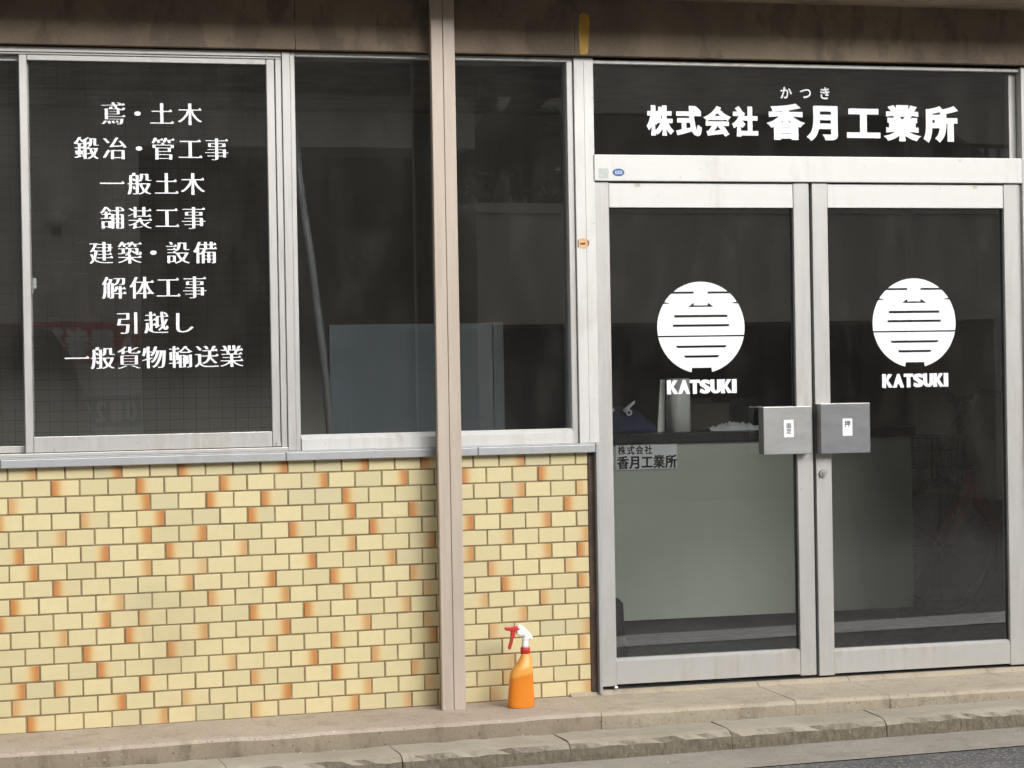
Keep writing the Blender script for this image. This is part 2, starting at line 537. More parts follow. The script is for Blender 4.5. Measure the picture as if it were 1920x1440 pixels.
def reweight(p, ox, oy):
    n = len(p)
    out = []
    for i in range(n):
        d0 = (p[i] - p[i - 1]).normalized()
        d1 = (p[(i + 1) % n] - p[i]).normalized()
        n0, n1 = Vector((d0.y, -d0.x)), Vector((d1.y, -d1.x))
        m = n0 + n1
        k = max(0.5, 1.0 + n0.dot(n1))
        m = m / k
        out.append(Vector((p[i].x + m.x * ox, p[i].y + m.y * oy)))
    return out
def serif(p):
    n = len(p)
    out = []
    for i in range(n):
        a, b = p[i], p[(i + 1) % n]
        pr, nx = a - p[i - 1], p[(i + 2) % n] - b
        out.append(a)
        d = b - a
        if d.y > 0.015 and abs(d.x) < 0.02 and d.y < 0.12 and abs(pr.y) < 0.03 and pr.x > 0.12 and abs(nx.y) < 0.03 and nx.x < -0.09:
            out += [Vector((b.x + 0.012, b.y - 0.2 * d.y)), Vector((b.x - 0.05, b.y + 0.072)), Vector((b.x - 0.125, b.y + 0.004))]
    return out
def letters(name, items, y, mat, parent, ox=0.0, oy=0.0, mincho=False, flip=1.0):
    """items: (char, centre x, centre z, width of the em, height of the em); lies in a plane facing -y (flip -1: facing +y)"""
    bm = bmesh.new()
    for ch, cx, cz, w, h in items:
        polys = [reweight(p, ox, oy) for p in GLY[ch]]
        if ord(ch) < 128:
            mx0 = min(q.x for p in polys for q in p); mx1 = max(q.x for p in polys for q in p)
            my0 = min(q.y for p in polys for q in p); my1 = max(q.y for p in polys for q in p)
            tr = lambda q: (cx + flip * (q.x - 0.5 * (mx0 + mx1)) / (mx1 - mx0) * w, cz + (q.y - 0.5 * (my0 + my1)) / (my1 - my0) * h)
        else:
            tr = lambda q: (cx + flip * (q.x - 0.5) * w, cz + (q.y - 0.38) * h)
        if mincho:
            polys = [serif(p) if area(p) > 0 else p for p in polys]
        pv, pe = [], []
        for p in polys:
            k = len(pv)
            pv += p
            pe += [(k + i, k + (i + 1) % len(p)) for i in range(len(p))]
        ov, oe, of = delaunay_2d_cdt(pv, pe, [], 0, 1e-5, False)[:3]
        vs = {}
        for f in of:
            c = sum((ov[i] for i in f), Vector((0, 0))) / len(f)
            if sum(winding(c, p) for p in polys) > 0:
                for i in f:
                    if i not in vs:
                        X, Z = tr(ov[i])
                        vs[i] = bm.verts.new((X, y, Z))
                try:
                    bm.faces.new([vs[i] for i in f])
                except ValueError:
                    pass
    bm.normal_update()
    for f in bm.faces:
        if f.normal.y * flip > 0:
            f.normal_flip()
    m = MB()
    m.bm.free()
    m.bm = bm
    return m.build(name, mat, parent)
def flat(name, loops, y, mat, parent):
    """planar decal cut from (x,z) loops: the first is the outline, the rest are holes; several groups allowed"""
    bm = bmesh.new()
    for grp in loops:
        lp = [[Vector((q[0], q[1], 0)) for q in l] for l in grp]
        fl = [q for l in lp for q in l]
        vs = [bm.verts.new((q.x, y, q.y)) for q in fl]
        for t in tessellate_polygon(lp):
            try:
                bm.faces.new([vs[k] for k in t])
            except ValueError:
                pass
    bm.normal_update()
    for f in bm.faces:
        if f.normal.y > 0:
            f.normal_flip()
    m = MB()
    m.bm.free()
    m.bm = bm
    return m.build(name, mat, parent)

ROWS = [('鳶・土木', 0.937, [1.062, 1.149, 1.236, 1.337]), ('鍛冶・管工事', 0.812, [0.965, 1.066, 1.152, 1.238, 1.336, 1.432]),
        ('一般土木', 0.686, [1.054, 1.151, 1.248, 1.343]), ('舗装工事', 0.564, [1.053, 1.151, 1.248, 1.344]),
        ('建築・設備', 0.439, [1.011, 1.112, 1.197, 1.285, 1.384]), ('解体工事', 0.314, [1.054, 1.153, 1.248, 1.343]),
        ('引越し', 0.188, [1.101, 1.203, 1.299]), ('一般貨物輸送業', 0.064, [0.918, 1.01, 1.103, 1.193, 1.288, 1.382, 1.473])]
load_glyphs(''.join(r[0] for r in ROWS) + '株式会社香月工業所かつきKATSUKI固定押入居者募集0123456789-')

# ================================================================== GROUND
def road_lift(x):
    return 0.012 * (max(-8, min(14, x)) - 3.4)
XS = [-60, -20, -8, 14, 40, 60]
m = MB()
m.xprofile([(-0.90, -1.3855), (-2.0, -1.378), (-5.0, -1.355), (-8.6, -1.378), (-60.0, -1.40)], XS, [0] * 4, road_lift)
tag(m.build('road', 'asphalt', fix=False), 'worn grey asphalt road in front of the shop', 'road', kind='structure')
m = MB()
m.xprofile([(-0.632, -1.362), (-0.80, -1.378), (-0.907, -1.3815)], [-60, -8, 14, 60], [0, 0], road_lift)
tag(m.build('gutter', 'gutter'), 'pale concrete gutter strip between kerb and asphalt', 'gutter', kind='structure')
m = MB()
m.xprofile([(-2.45, -1.3705), (-2.88, -1.3675)], [-60, -8, 14, 60], [0], road_lift)
tag(m.build('road_line', 'paint'), 'white edge line painted on the road', 'road line', kind='structure')
# kerb: separate stones with open joints, sharing one sheet of bedding behind
m = MB()
k0 = 3.130
for i in range(-14, 18):
    a, b = k0 + 0.602 * i + 0.0013, k0 + 0.602 * (i + 1) - 0.0013
    n = 14
    xs = [a + (b - a) * t / n for t in range(n + 1)]
    rnd = random.Random(100 + i)
    tw = rnd.uniform(-0.004, 0.004)
    rows = m.xprofile([(-0.40, -1.30), (-0.43, -1.292), (-0.585, -1.295), (-0.612, -1.302), (-0.628, -1.318), (-0.634, -1.345), (-0.640, -1.41)], xs, [0, 0, 0, 1, 1, 1], lambda x: road_lift(x) + tw * (x - a))
    for rw in rows:
        for q, v in enumerate(rw[1:-1]):
            v.co.y += rnd.uniform(-0.0035, 0.0035)
            v.co.z += rnd.uniform(-0.003, 0.003)
    for rw in (rows[0], rows[-1]):
        lo = [m.bm.verts.new((rw[0].co.x, -0.40, -1.41))]
        f = m.bm.faces.new(rw + lo)
        f.material_index = 1
m.xprofile([(-0.38, -1.345), (-0.60, -1.345), (-0.626, -1.40)], [-8, 14], [1, 1], road_lift)
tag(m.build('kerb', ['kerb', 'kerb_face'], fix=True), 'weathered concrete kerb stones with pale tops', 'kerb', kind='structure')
m = MB()
m.box(-9, 15, 0.02, 7.5, -1.30, -1.215)
tag(m.build('floor', 'floor_in'), 'dark floor inside the shop', 'floor', kind='structure')

# ================================================================== SHOP BUILDING
shop = thing('shop_building', 'small shopfront with cream tiled wall, aluminium windows and glass double doors', 'shop building', (2.8, 0.0, -1.3))

# --- tiled wall
TA, TB = 0.099933, 0.667300
ORANGE = {0: '0R6 3R 6L 9R 12R 15L 18R7', 1: '1L 4L 7L 10R 13R 16L 19L', 2: '0L6 4R 7L 9L 12L 18R7 21L5', 3: '-1L 2L6 4R 8L 11R 14L 17R 20L',
          4: '1R6 4R 6R 10L 13L 16R 19R8', 5: '-1R 2R 5L 7R6 11R7 14R7 17R5 20R6', 6: '0R 4R7 6R4 10R 13R7 16R8 19R7 21L', 7: '1L 5R7 8R 11L 14L7 17L6 20L4',
          8: '0L 3R6 7L7 9R8 12L6 15L4 18L 21L8', 9: '-1L 2R 4L5 8L 10L 13R6 16R5 19L6', 10: '1R6 4L 6R7 9R 12R7 15L5 18R6', 11: '2L 5L 8R5 11L8 14R7 17L5 20R5',
          12: '0R 3L 7R5 10R 13L7 21L6', 13: '-1R 1L7 4L 8L7 11L 14L7 17R4 20R5', 14: '0L6 3R 6L5 9R 12R6 15L4 18L4', 15: '0L 4R7 8L6 11R8 13R5 17L4 20R6'}
omap = {}
for r, st in ORANGE.items():
    for tk in st.split():
        k = 'L' if 'L' in tk else 'R'
        i, q = tk.split(k)
        omap[(r, int(i))] = (k, int(q) / 10.0 if q else 1.0)
rr = random.Random(5)
for r in range(16):                        # the part of the wall left of the frame
    for i in range(-16, -1):
        if rr.random() < 0.16:
            omap[(r, i)] = (rr.choice('LR'), rr.uniform(0.5, 1))
def tz(x, k):
    zb = -1.256 + (x - 0.625) / 2.18 * 0.022
    return zb + k * (-0.318 - zb) / 15.8
m = MB()
lay = m.bm.loops.layers.float_color.new('tile')
def wall_tiles(m, x_min, x_max):
    for r in range(16):
        k = 15 - r
        off = TB + (0.0 if r % 2 == 0 else TA / 2)
        for i in range(int((x_min - off) / TA) - 1, int((x_max - off) / TA) + 1):
            a, b = off + i * TA + 0.0032, off + (i + 1) * TA - 0.0032
            fa, fb = 0.0, 1.0
            if a < x_min:
                fa = (x_min - a) / (b - a); a0 = x_min
            else:
                a0 = a
            if b > x_max:
                fb = 1 - (b - x_max) / (b - a); b0 = x_max
            else:
                b0 = b
            if b0 - a0 < 0.006:
                continue
            g = 0.0030
            jx, jy, jz = rr.uniform(-0.0006, 0.0006), rr.uniform(-0.0008, 0.0006), rr.uniform(-0.0005, 0.0005)
            a0 += jx; b0 += jx
            P = [(a0, tz(a0, k) + g + jz), (b0, tz(b0, k) + g + jz), (b0, tz(b0, k + 1) - g + jz), (a0, tz(a0, k + 1) - g + jz)]
            c = 0.0016
            Q = [(P[0][0] + c, P[0][1] + c), (P[1][0] - c, P[1][1] + c), (P[2][0] - c, P[2][1] - c), (P[3][0] + c, P[3][1] - c)]
            tl = rr.uniform(-0.0008, 0.0008)
            vb = [m.bm.verts.new((p[0], 0.0055, p[1])) for p in P]
            vm = [m.bm.verts.new((p[0], -0.0002 + jy, p[1])) for p in P]
            vf = [m.bm.verts.new((p[0], -0.0014 + jy + (tl if q in (1, 2) else -tl), p[1])) for q, p in enumerate(Q)]
            side, st = omap.get((r, i), ('L', 0.0))
            rv = rr.random()
            for quad in [vf] + [[vm[q], vm[(q + 1) % 4], vf[(q + 1) % 4], vf[q]] for q in range(4)] + [[vb[q], vb[(q + 1) % 4], vm[(q + 1) % 4], vm[q]] for q in range(4)]:
                f = m.bm.faces.new(quad)
                for lp in f.loops:
                    u = (lp.vert.co.x - a0) / (b0 - a0) * (fb - fa) + fa
                    lp[lay] = (rv, st, u if side == 'L' else 1 - u, 1)
wall_tiles(m, -1.3, 2.812)
m.box(-1.3, 2.814, 0.0018, 0.06, -1.30, -0.29, mi=1)
wall = m.build('tiled_wall', ['tile', 'grout'], shop)

# --- core wall behind the tiles, and what closes the facade outside the frame
m = MB()
m.box(-4.2, 2.80, 0.062, 0.20, -1.30, -0.305)
m.box(-4.2, -1.32, 0.0, 0.06, -1.30, 1.16)
m.box(4.745, 8.2, -0.01, 0.20, -1.30, 1.16)
m.build('wall', 'opp_pale', shop)
# --- lintel beam in three lengths with open cracks between them
m = MB()
def jag(x0, x1, seed):
    """one length of the beam with slightly ragged ends"""
    rj = random.Random(seed)
    n = 8
    zs = [1.172 + (1.40 - 1.172) * i / n for i in range(n + 1)]
    L_ = [x0 + rj.uniform(-0.0012, 0.0012) for _ in zs]
    R_ = [x1 + rj.uniform(-0.0012, 0.0012) for _ in zs]
    pts = [(L_[0], zs[0])] + [(R_[i], zs[i]) for i in range(n + 1)] + [(L_[i], zs[i]) for i in range(n, 0, -1)]
    m.prism(pts, -0.042, 0.20)
jag(-4.2, 1.7135, 1); jag(1.7155, 2.7762, 2); jag(2.7778, 8.2, 3)
m.box(-4.2, 8.2, 0.0, 0.20, 1.40, 4.2)
m.build('lintel_beam', 'beam', shop)
m = MB()
m.prism([(2.797, 1.178), (2.806, 1.172), (2.821, 1.1745), (2.829, 1.182), (2.833, 1.24), (2.838, 1.30), (2.834, 1.322), (2.815, 1.330), (2.797, 1.322), (2.794, 1.26), (2.796, 1.21)], -0.0432, -0.0415)
m.build('paint_mark', 'yellow', shop)
# --- eave / shutter box soffit
m = MB()
m.box(-4.2, 8.2, -0.243, -0.0425, 1.385, 1.55)
m.box(-4.2, 8.2, -0.40, -0.246, 1.378, 1.55)
m.box(-4.2, 8.2, -0.25, -0.24, 1.40, 1.55)
m.box(-4.2, 8.2, -0.42, -0.385, 1.374, 1.60, 0.003)
m.build('eave_soffit', 'beam', shop)

# --- plinth and door step
m = MB()
xs = [-9 + 0.1 * i for i in range(118)] + [2.727]
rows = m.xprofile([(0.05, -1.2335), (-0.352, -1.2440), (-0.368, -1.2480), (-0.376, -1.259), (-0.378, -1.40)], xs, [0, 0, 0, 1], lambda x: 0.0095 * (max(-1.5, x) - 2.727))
rp = random.Random(3)
for rw in rows[:-1]:
    dz, dy = rp.uniform(-0.0025, 0.0025), rp.uniform(-0.004, 0.004)
    for v in rw[1:4]:
        v.co.z += dz; v.co.y += dy
f = m.bm.faces.new([*rows[-1], m.bm.verts.new((2.727, 0.05, -1.40))]); f.material_index = 1
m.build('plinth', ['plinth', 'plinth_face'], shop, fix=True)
m = MB()
def slab(x0, x1, seed):
    rs = random.Random(seed)
    n = max(3, int((x1 - x0) / 0.06))
    xs = [x0 + (x1 - x0) * i / n for i in range(n + 1)]
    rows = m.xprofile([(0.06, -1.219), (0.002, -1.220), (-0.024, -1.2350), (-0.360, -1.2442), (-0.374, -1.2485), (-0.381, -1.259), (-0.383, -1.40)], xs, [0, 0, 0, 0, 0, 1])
    for rw in rows:
        dz, dy = rs.uniform(-0.0012, 0.0012), rs.uniform(-0.002, 0.002)
        for v in rw[3:6]:
            v.co.z += dz; v.co.y += dy
    for rw in (rows[0], rows[-1]):
        f = m.bm.faces.new([*rw, m.bm.verts.new((rw[0].co.x, 0.06, -1.40))]); f.material_index = 1
slab(2.728, 3.482, 1); slab(3.4845, 3.862, 2); slab(3.8645, 4.46, 3); slab(4.462, 8.2, 4)
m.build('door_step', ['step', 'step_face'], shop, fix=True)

# --- window sill sheet and side trims
m = MB()
for a, b in ((-1.3, 0.64), (0.6415, 1.655), (1.6565, 2.3765), (2.378, 2.836)):
    m.box(a, b, -0.034, 0.05, -0.3185, -0.2885, 0.0025)
m.box(-1.3, 2.836, -0.026, 0.05, -0.2885, -0.283, 0.001)
m.build('window_sill', 'alu_grey', shop)
m = MB()
m.box(2.838, 2.8505, -0.032, 0.06, -1.229, -0.284, 0.002)
m.build('door_jamb', 'alu_grey', shop)
m = MB()
m.box(2.8135, 2.8375, -0.004, 0.06, -1.2425, -0.3195)
m.build('edge_strip', 'brown', shop)
m = MB()
m.box(4.648, 4.742, -0.012, 0.07, -1.229, 1.166, 0.002)
m.box(4.634, 4.6475, 0.004, 0.06, -1.225, 0.70)
m.build('door_jamb', 'alu', shop)
m = MB()
m.box(2.8605, 4.647, 0.0, 0.07, 1.1465, 1.1605, 0.002)
m.build('head_trim', 'alu', shop)

GY = 0.034                                 # plane of the glazing
def pane(name, x0, x1, z0, z1, parent, y=GY):
    m = MB()
    m.box(x0, x1, y, y + 0.005, z0, z1, mi=1, front=0)
    return m.build(name, ['glass', 'clear'], parent)

# --- sliding window: outer frame, two sashes
m = MB()
m.box(-1.25, 1.6695, -0.004, 0.09, 1.1475, 1.1665, 0.002)          # head
m.box(-1.25, 1.6695, 0.004, 0.09, 1.1405, 1.1468, 0.001)
m.box(1.647, 1.6695, 0.0, 0.09, -0.2685, 1.1395, 0.002)            # right jamb
m.box(-1.25, 1.6695, -0.012, 0.09, -0.2825, -0.2692, 0.002)        # bottom track
win1 = m.build('sliding_window', 'alu', shop)
m = MB()
m.box(0.733, 0.7605, 0.006, 0.034, -0.267, 1.139, 0.002)           # stiles
m.box(1.6155, 1.645, 0.006, 0.034, -0.267, 1.139, 0.002)
m.box(0.7615, 1.6145, 0.008, 0.034, 1.1195, 1.139, 0.002)
m.box(0.7615, 1.6145, 0.008, 0.034, -0.267, -0.2115, 0.002)
m.box(1.628, 1.6448, 0.0, 0.0055, -0.2655, -0.250)
sash = m.build('sash', 'alu', win1)
pane('pane', 0.7605, 1.6155, -0.2115, 1.1195, win1, 0.020)
m = MB()
m.box(-0.20, -0.165, 0.040, 0.066, -0.267, 1.139, 0.002)
m.box(0.736, 0.77, 0.040, 0.066, -0.267, 1.139, 0.002)
m.box(-0.164, 0.735, 0.042, 0.066, 1.1195, 1.139, 0.002)
m.box(-0.164, 0.735, 0.042, 0.066, -0.267, -0.243, 0.002)
m.box(-1.24, -0.24, 0.006, 0.034, -0.267, -0.215, 0.002)
m.box(-0.24, -0.21, 0.006, 0.034, -0.267, 1.139, 0.002)
m.build('sash', 'alu', win1)
pane('pane', -0.165, 0.736, -0.243, 1.1195, win1, 0.053)
pane('pane', -1.24, -0.24, -0.215, 1.139, win1, 0.020)
# wire mesh cast in the glass
m = MB()
rw_ = random.Random(11)
def wires(x0, x1, z0, z1, y):
    n = int((x1 - x0) / 0.0475)
    for i in range(n + 1):
        x = x0 + 0.012 + i * 0.0475
        if x < x1:
            ph = rw_.uniform(0, 6)
            m.tube([(x + 0.0016 * math.sin(ph + z * 5.0) , y, z) for z in [z0 + (z1 - z0) * t / 12.0 for t in range(13)]], 0.00042, 4, cap=False)
    k = int((z1 - z0) / 0.0375)
    for i in range(k + 1):
        z = z0 + 0.014 + i * 0.0375
        if z < z1:
            ph = rw_.uniform(0, 6)
            m.tube([(x, y, z + 0.0016 * math.sin(ph + x * 6.0)) for x in [x0 + (x1 - x0) * t / 12.0 for t in range(13)]], 0.00042, 4, cap=False)
wires(0.7605, 1.6155, -0.2115, 1.1195, 0.0275)
wires(-0.165, 0.736, -0.243, 1.1195, 0.0605)
m.build('wire_mesh', 'wire', win1)
m = MB()
m.box(0.762, 0.785, 0.048, 0.066, 0.312, 0.352, 0.004)
m.tube([(0.772, 0.05, 0.318), (0.768, 0.042, 0.296)], 0.005, 8)
m.build('latch', 'white', win1)
for txt, zc, xs in ROWS:
    letters('lettering', [(c, x, zc, 0.0885, 0.0875) for c, x in zip(txt, xs)], 0.0192, 'vinyl', win1, 0.025, -0.016, True)

# --- fixed window
m = MB()
m.box(1.6705, 1.7005, -0.008, 0.09, -0.2825, 1.1665, 0.002)         # mullion, two faces with a step
m.box(1.7012, 1.7185, -0.002, 0.09, -0.2825, 1.1665, 0.002)
m.box(1.7195, 2.7565, 0.002, 0.09, 1.1505, 1.1665, 0.002)           # head
m.box(2.7575, 2.7815, 0.004, 0.09, -0.2825, 1.1665, 0.002)
win2 = m.build('fixed_window', 'alu', shop)
m = MB()
m.box(2.783, 2.8215, -0.008, 0.09, -0.2825, 1.1665, 0.001)          # broad mullion beside the doors
m.box(2.8219, 2.8592, -0.008, 0.09, -0.2825, 1.1665, 0.001)
m.build('mullion', 'alu_lit', win2)
m = MB()
v = [(-0.010, -0.2822), (-0.010, -0.244), (0.010, -0.2275), (0.06, -0.2275), (0.06, -0.2822)]
rows = m.xprofile(v + [v[0]], [1.7195, 2.7568], [0] * 5)
m.bm.faces.new(rows[0][:5]); m.bm.faces.new(rows[1][:5][::-1])
m.build('bottom_rail', 'alu_lit', win2, fix=True)
pane('pane', 1.7185, 2.7575, -0.2275, 1.1505, win2, 0.036)

# --- transom window over the doors
m = MB()
m.box(4.615, 4.647, 0.030, 0.07, 0.8035, 1.1460, 0.002)
tw_ = m.build('transom_window', 'alu', shop)
pane('pane', 2.8600, 4.6155, 0.8035, 1.1460, tw_, 0.030)
HX = [3.137, 3.254, 3.371, 3.487]
letters('lettering', [(c, x, 0.9385, 0.101, 0.116) for c, x in zip('株式会社', HX)], 0.0292, 'vinyl', tw_, 0.060, 0.040)
HX = [3.655, 3.820, 3.983, 4.149, 4.316]
letters('lettering', [(c, x, 0.9405, 0.139, 0.142) for c, x in zip('香月工業所', HX)], 0.0290, 'vinyl', tw_, 0.064, 0.040)
letters('lettering', [(c, x, 1.053, 0.052, 0.052) for c, x in zip('かつき', [3.657, 3.740, 3.821])], 0.0292, 'vinyl', tw_, 0.020, 0.020)
# --- header rail
m = MB()
m.box(2.8555, 4.647, -0.014, 0.07, 0.7035, 0.8025, 0.0025)
hd = m.build('door_header', 'alu_lit', shop)
m = MB()
m.box(2.874, 2.912, -0.0152, -0.0142, 0.713, 0.751, 0.0004)
m.build('sticker', 'silver_sticker', hd)
ell = lambda cx, cz, a, b, n=36: [(cx + a * math.cos(2 * math.pi * k / n), cz + b * math.sin(2 * math.pi * k / n)) for k in range(n)]
m = MB()
m.prism(ell(2.9515, 0.7355, 0.0235, 0.0145), -0.0152, -0.0142, 0)
m.prism([(2.9375, 0.7298), (2.9655, 0.7298), (2.9655, 0.7415), (2.9375, 0.7415)], -0.0156, -0.0151, 1)
for q in range(4):
    m.box(2.9405 + q * 0.0060, 2.9437 + q * 0.0060, -0.0160, -0.0155, 0.7325, 0.7392, mi=0)
m.build('sticker', ['blue', 'paleblue'], hd)
# tan sticker on the broad mullion
m = MB()
m.prism([(2.787, 0.452), (2.815, 0.449), (2.829, 0.455), (2.831, 0.474), (2.825, 0.485), (2.806, 0.488), (2.788, 0.484)], -0.0095, -0.0082, 0)
m.box(2.787, 2.790, -0.0101, -0.0094, 0.454, 0.482, mi=1)
m.prism([(2.8255, 0.456), (2.831, 0.463), (2.8315, 0.476), (2.8265, 0.482)], -0.0101, -0.0094, 1)
m.box(2.798, 2.817, -0.0101, -0.0094, 0.4635, 0.4705, mi=1)
m.build('sticker', ['tan', 'tan_dark'], win2)

# --- door leaves
def logo(cx, cz, rx, rz, y, parent, name='logo'):
    def arc(t0, t1, n=40):
        return [(math.cos(t0 + (t1 - t0) * k / n), math.sin(t0 + (t1 - t0) * k / n)) for k in range(n + 1)]
    h1, h2 = 0.785, 0.740                  # top side slots
    s1, s2 = 0.555, 0.520                  # small side notches
    f1, f2 = -0.171, -0.204                # full line
    upper = []
    a = lambda v: math.asin(v)
    upper += arc(a(f1), a(s2), 18)
    upper += [(math.cos(a(s2)) - 0.16, s2 + 0.006), (math.cos(a(s1)) - 0.03, s1)]
    upper += arc(a(s1), a(h2), 6)
    upper += [(0.16, h2), (0.16, h1)]
    upper += arc(a(h1) , math.pi - a(h1), 24)
    upper += [(-0.16, h1), (-0.16, h2)]
    upper += arc(math.pi - a(h2), math.pi - a(s1), 6)
    upper += [(-math.cos(a(s1)) + 0.03, s1), (-math.cos(a(s2)) + 0.16, s2 + 0.006)]
    upper += arc(math.pi - a(s2), math.pi - a(f1), 18)
    h3 = [(-0.29, 0.450), (0.29, 0.450), (0.165, 0.545), (0.155, 0.485), (-0.155, 0.485), (-0.165, 0.545)]
    bar = lambda w0, w1, v0, v1: [(-w0, v0), (w0, v0), (w1, v1), (-w1, v1)]
    up_h = [h3, bar(0.605, 0.605, 0.223, 0.277), bar(0.642, 0.642, 0.020, 0.070)]
    low = arc(math.pi - a(f2), math.pi + a(0.972), 30)
    low += [(-0.222, -0.878), (0.222, -0.878)]
    low += arc(-a(0.972), a(f2), 30)
    lo_h = [bar(0.550, 0.582, -0.441, -0.391), bar(0.372, 0.407, -0.657, -0.606)]
    T = lambda l: [(cx + q[0] * rx, cz + q[1] * rz) for q in l]
    return flat(name, [[T(upper)] + [T(q) for q in up_h], [T(low)] + [T(q) for q in lo_h]], y, 'vinyl', parent)

def door(x0, x1, gx0, gx1, ztop, zbot, gz0, gz1, side):
    m = MB()
    m.box(x0, gx0, -0.002, 0.046, zbot, ztop, 0.002)
    m.box(gx1, x1, -0.002, 0.046, zbot, ztop, 0.002)
    d = m.build('door', 'alu', shop)
    m = MB()
    m.box(gx0 + 0.0008, gx1 - 0.0008, 0.0, 0.046, gz1, ztop - 0.003, 0.002)
    m.build('top_rail', 'alu_lit', d)
    m = MB()
    v = [(0.0, zbot + 0.006), (0.0, gz0 - 0.011), (0.012, gz0), (0.046, gz0), (0.046, zbot + 0.006)]
    rows = m.xprofile(v + [v[0]], [gx0 + 0.0008, gx1 - 0.0008], [0] * 5)
    m.bm.faces.new(rows[0][:5]); m.bm.faces.new(rows[1][:5][::-1])
    m.build('bottom_rail', 'alu', d, fix=True)
    pane('pane', gx0, gx1, gz0, gz1, d, 0.020)
    m = MB()                                # dark glazing gasket round the pane
    m.box(gx0, gx0 + 0.003, 0.014, 0.030, gz0, gz1); m.box(gx1 - 0.003, gx1, 0.014, 0.030, gz0, gz1)
    m.box(gx0, gx1, 0.0145, 0.030, gz1 - 0.003, gz1)
    m.build('gasket', 'alu_dark', d)
    return d
dl = door(2.8525, 3.733, 2.916, 3.6675, 0.699, -1.206, -1.103, 0.604, 'L')
dr = door(3.7455, 4.633, 3.8105, 4.5695, 0.699, -1.211, -1.110, 0.605, 'R')
m = MB()
m.box(3.7335, 3.745, 0.020, 0.044, -1.20, 0.70)
m.build('door_gap_seal', 'alu_dark', shop)
logo(3.287, 0.1465, 0.1785, 0.1755, 0.0194, dl)
logo(4.1825, 0.1540, 0.1790, 0.1755, 0.0194, dr)
def katsuki(cx, cz, parent):
    W = [0.0455, 0.0475, 0.040, 0.044, 0.044, 0.0455, 0.0185]
    tot = sum(W) + 6 * -0.0002
    x = cx - tot / 2
    it = []
    for c, w in zip('KATSUKI', W):
        it.append((c, x + w / 2, cz, w + 0.0015, 0.054)); x += w - 0.0002
    letters('lettering', it, 0.0194, 'vinyl', parent, 0.105, 0.045)
katsuki(3.2865, -0.080, dl)
katsuki(4.183, -0.072, dr)
def pull(xa, xb, za, zb, parent, mat, out):
    """box pull handle folded from sheet: face plate, returns and a flange against the stile"""
    m = MB()
    y = -0.055
    m.box(xa, xb, y, y + 0.004, zb, za, 0.0018)
    m.box(xa + 0.0003, xa + 0.0035, y + 0.0042, -0.003, zb + 0.001, za - 0.001, 0.0008)
    m.box(xb - 0.0035, xb - 0.0003, y + 0.0042, -0.003, zb + 0.001, za - 0.001, 0.0008)
    m.box(xa + 0.004, xb - 0.004, y + 0.0042, -0.003, za - 0.0045, za - 0.001, 0.0008)
    m.box(xa + 0.004, xb - 0.004, y + 0.0042, -0.003, zb + 0.001, zb + 0.0045, 0.0008)
    h = m.build('pull_handle', mat, parent)
    return h
pull(3.507, 3.706, -0.1625, -0.3455, dl, 'steel', -1)
pull(3.744, 3.952, -0.1545, -0.3480, dr, 'steel_dark', 1)
def stick(cx, cz, parent, chars):
    m = MB()
    m.box(cx - 0.0205, cx + 0.0205, -0.0562, -0.0553, cz - 0.0335, cz + 0.0335, 0.0004)
    m.build('sticker', 'sticker', parent)
    letters('lettering', chars, -0.0565, 'ink', parent, 0.02, 0.02)
stick(3.6105, -0.247, dl, [('固', 3.6105, -0.236, 0.021, 0.021), ('定', 3.6105, -0.257, 0.021, 0.021)])
stick(3.8555, -0.247, dr, [('押', 3.8555, -0.234, 0.026, 0.026)])
m = MB()
m.tube([(3.7725, -0.003, -0.4245), (3.7725, -0.013, -0.4245)], 0.0155, 24)
m.tube([(3.7745, -0.012, -0.4245), (3.7745, -0.0175, -0.4245)], 0.0095, 20)
m.box(3.7738, 3.7752, -0.0182, -0.0172, -0.4295, -0.4195)
m.build('lock', 'steel', dr)
for x, par, w in ((3.031, dl, 0.0105), (4.446, dr, 0.0095)):
    m = MB()
    m.box(x - w, x + w, -0.0012, -0.0003, 0.682, 0.695)
    m.build('tape', 'tape', par)
m = MB()
m.box(2.904, 2.920, -0.006, 0.03, -1.227, -1.207, 0.003)
m.build('pivot', 'steel', dl)

# --- room inside
m = MB()
m.box(-4.2, 8.2, 3.6, 3.7, -1.30, 1.35)
m.box(-0.9, -0.8, 0.22, 3.599, -1.30, 1.35)
m.box(5.40, 7.199, 2.55, 2.62, -1.30, 1.35)  # nearer wall section added so the background behind the bicycle catches more light
m.box(7.2, 7.3, 0.22, 3.599, -1.30, 1.35)
m.build('interior_wall', 'wall_in', shop)
m = MB()
m.box(-4.2, 8.2, 0.21, 5.3, 1.36, 1.45)
m.build('ceiling', 'ceil_in', shop)

# ================================================================== OBJECTS INSIDE
ct = thing('counter', 'pale grey reception counter with black top behind the doors', 'counter', (4.0, 1.7, -1.21))
m = B(3.10, 4.829, 1.40, 1.43, -1.118, -0.338, 0.002)
m.box(4.80, 4.829, 1.431, 2.0, -1.118, -0.338, 0.002)
m.build('front_panel', 'counter', ct)
B(3.08, 4.840, 1.375, 2.05, -0.3375, -0.295, 0.004).build('counter_top', 'counter_top', ct)
B(3.14, 4.79, 1.47, 2.0, -1.214, -1.1185).build('kick_board', 'black', ct)
pl = thing('name_plate', 'pale name plate with two lines of black characters on the counter front', 'sign', (3.54, 1.39, -0.40))
B(3.402, 3.687, 1.3935, 1.3985, -0.4535, -0.3415, 0.001).build('plate', 'plate', pl)
letters('lettering', [(c, 3.4285 + 0.0415 * i, -0.3665, 0.036, 0.041) for i, c in enumerate('株式会社')], 1.3930, 'ink', pl, 0.036, 0.026)
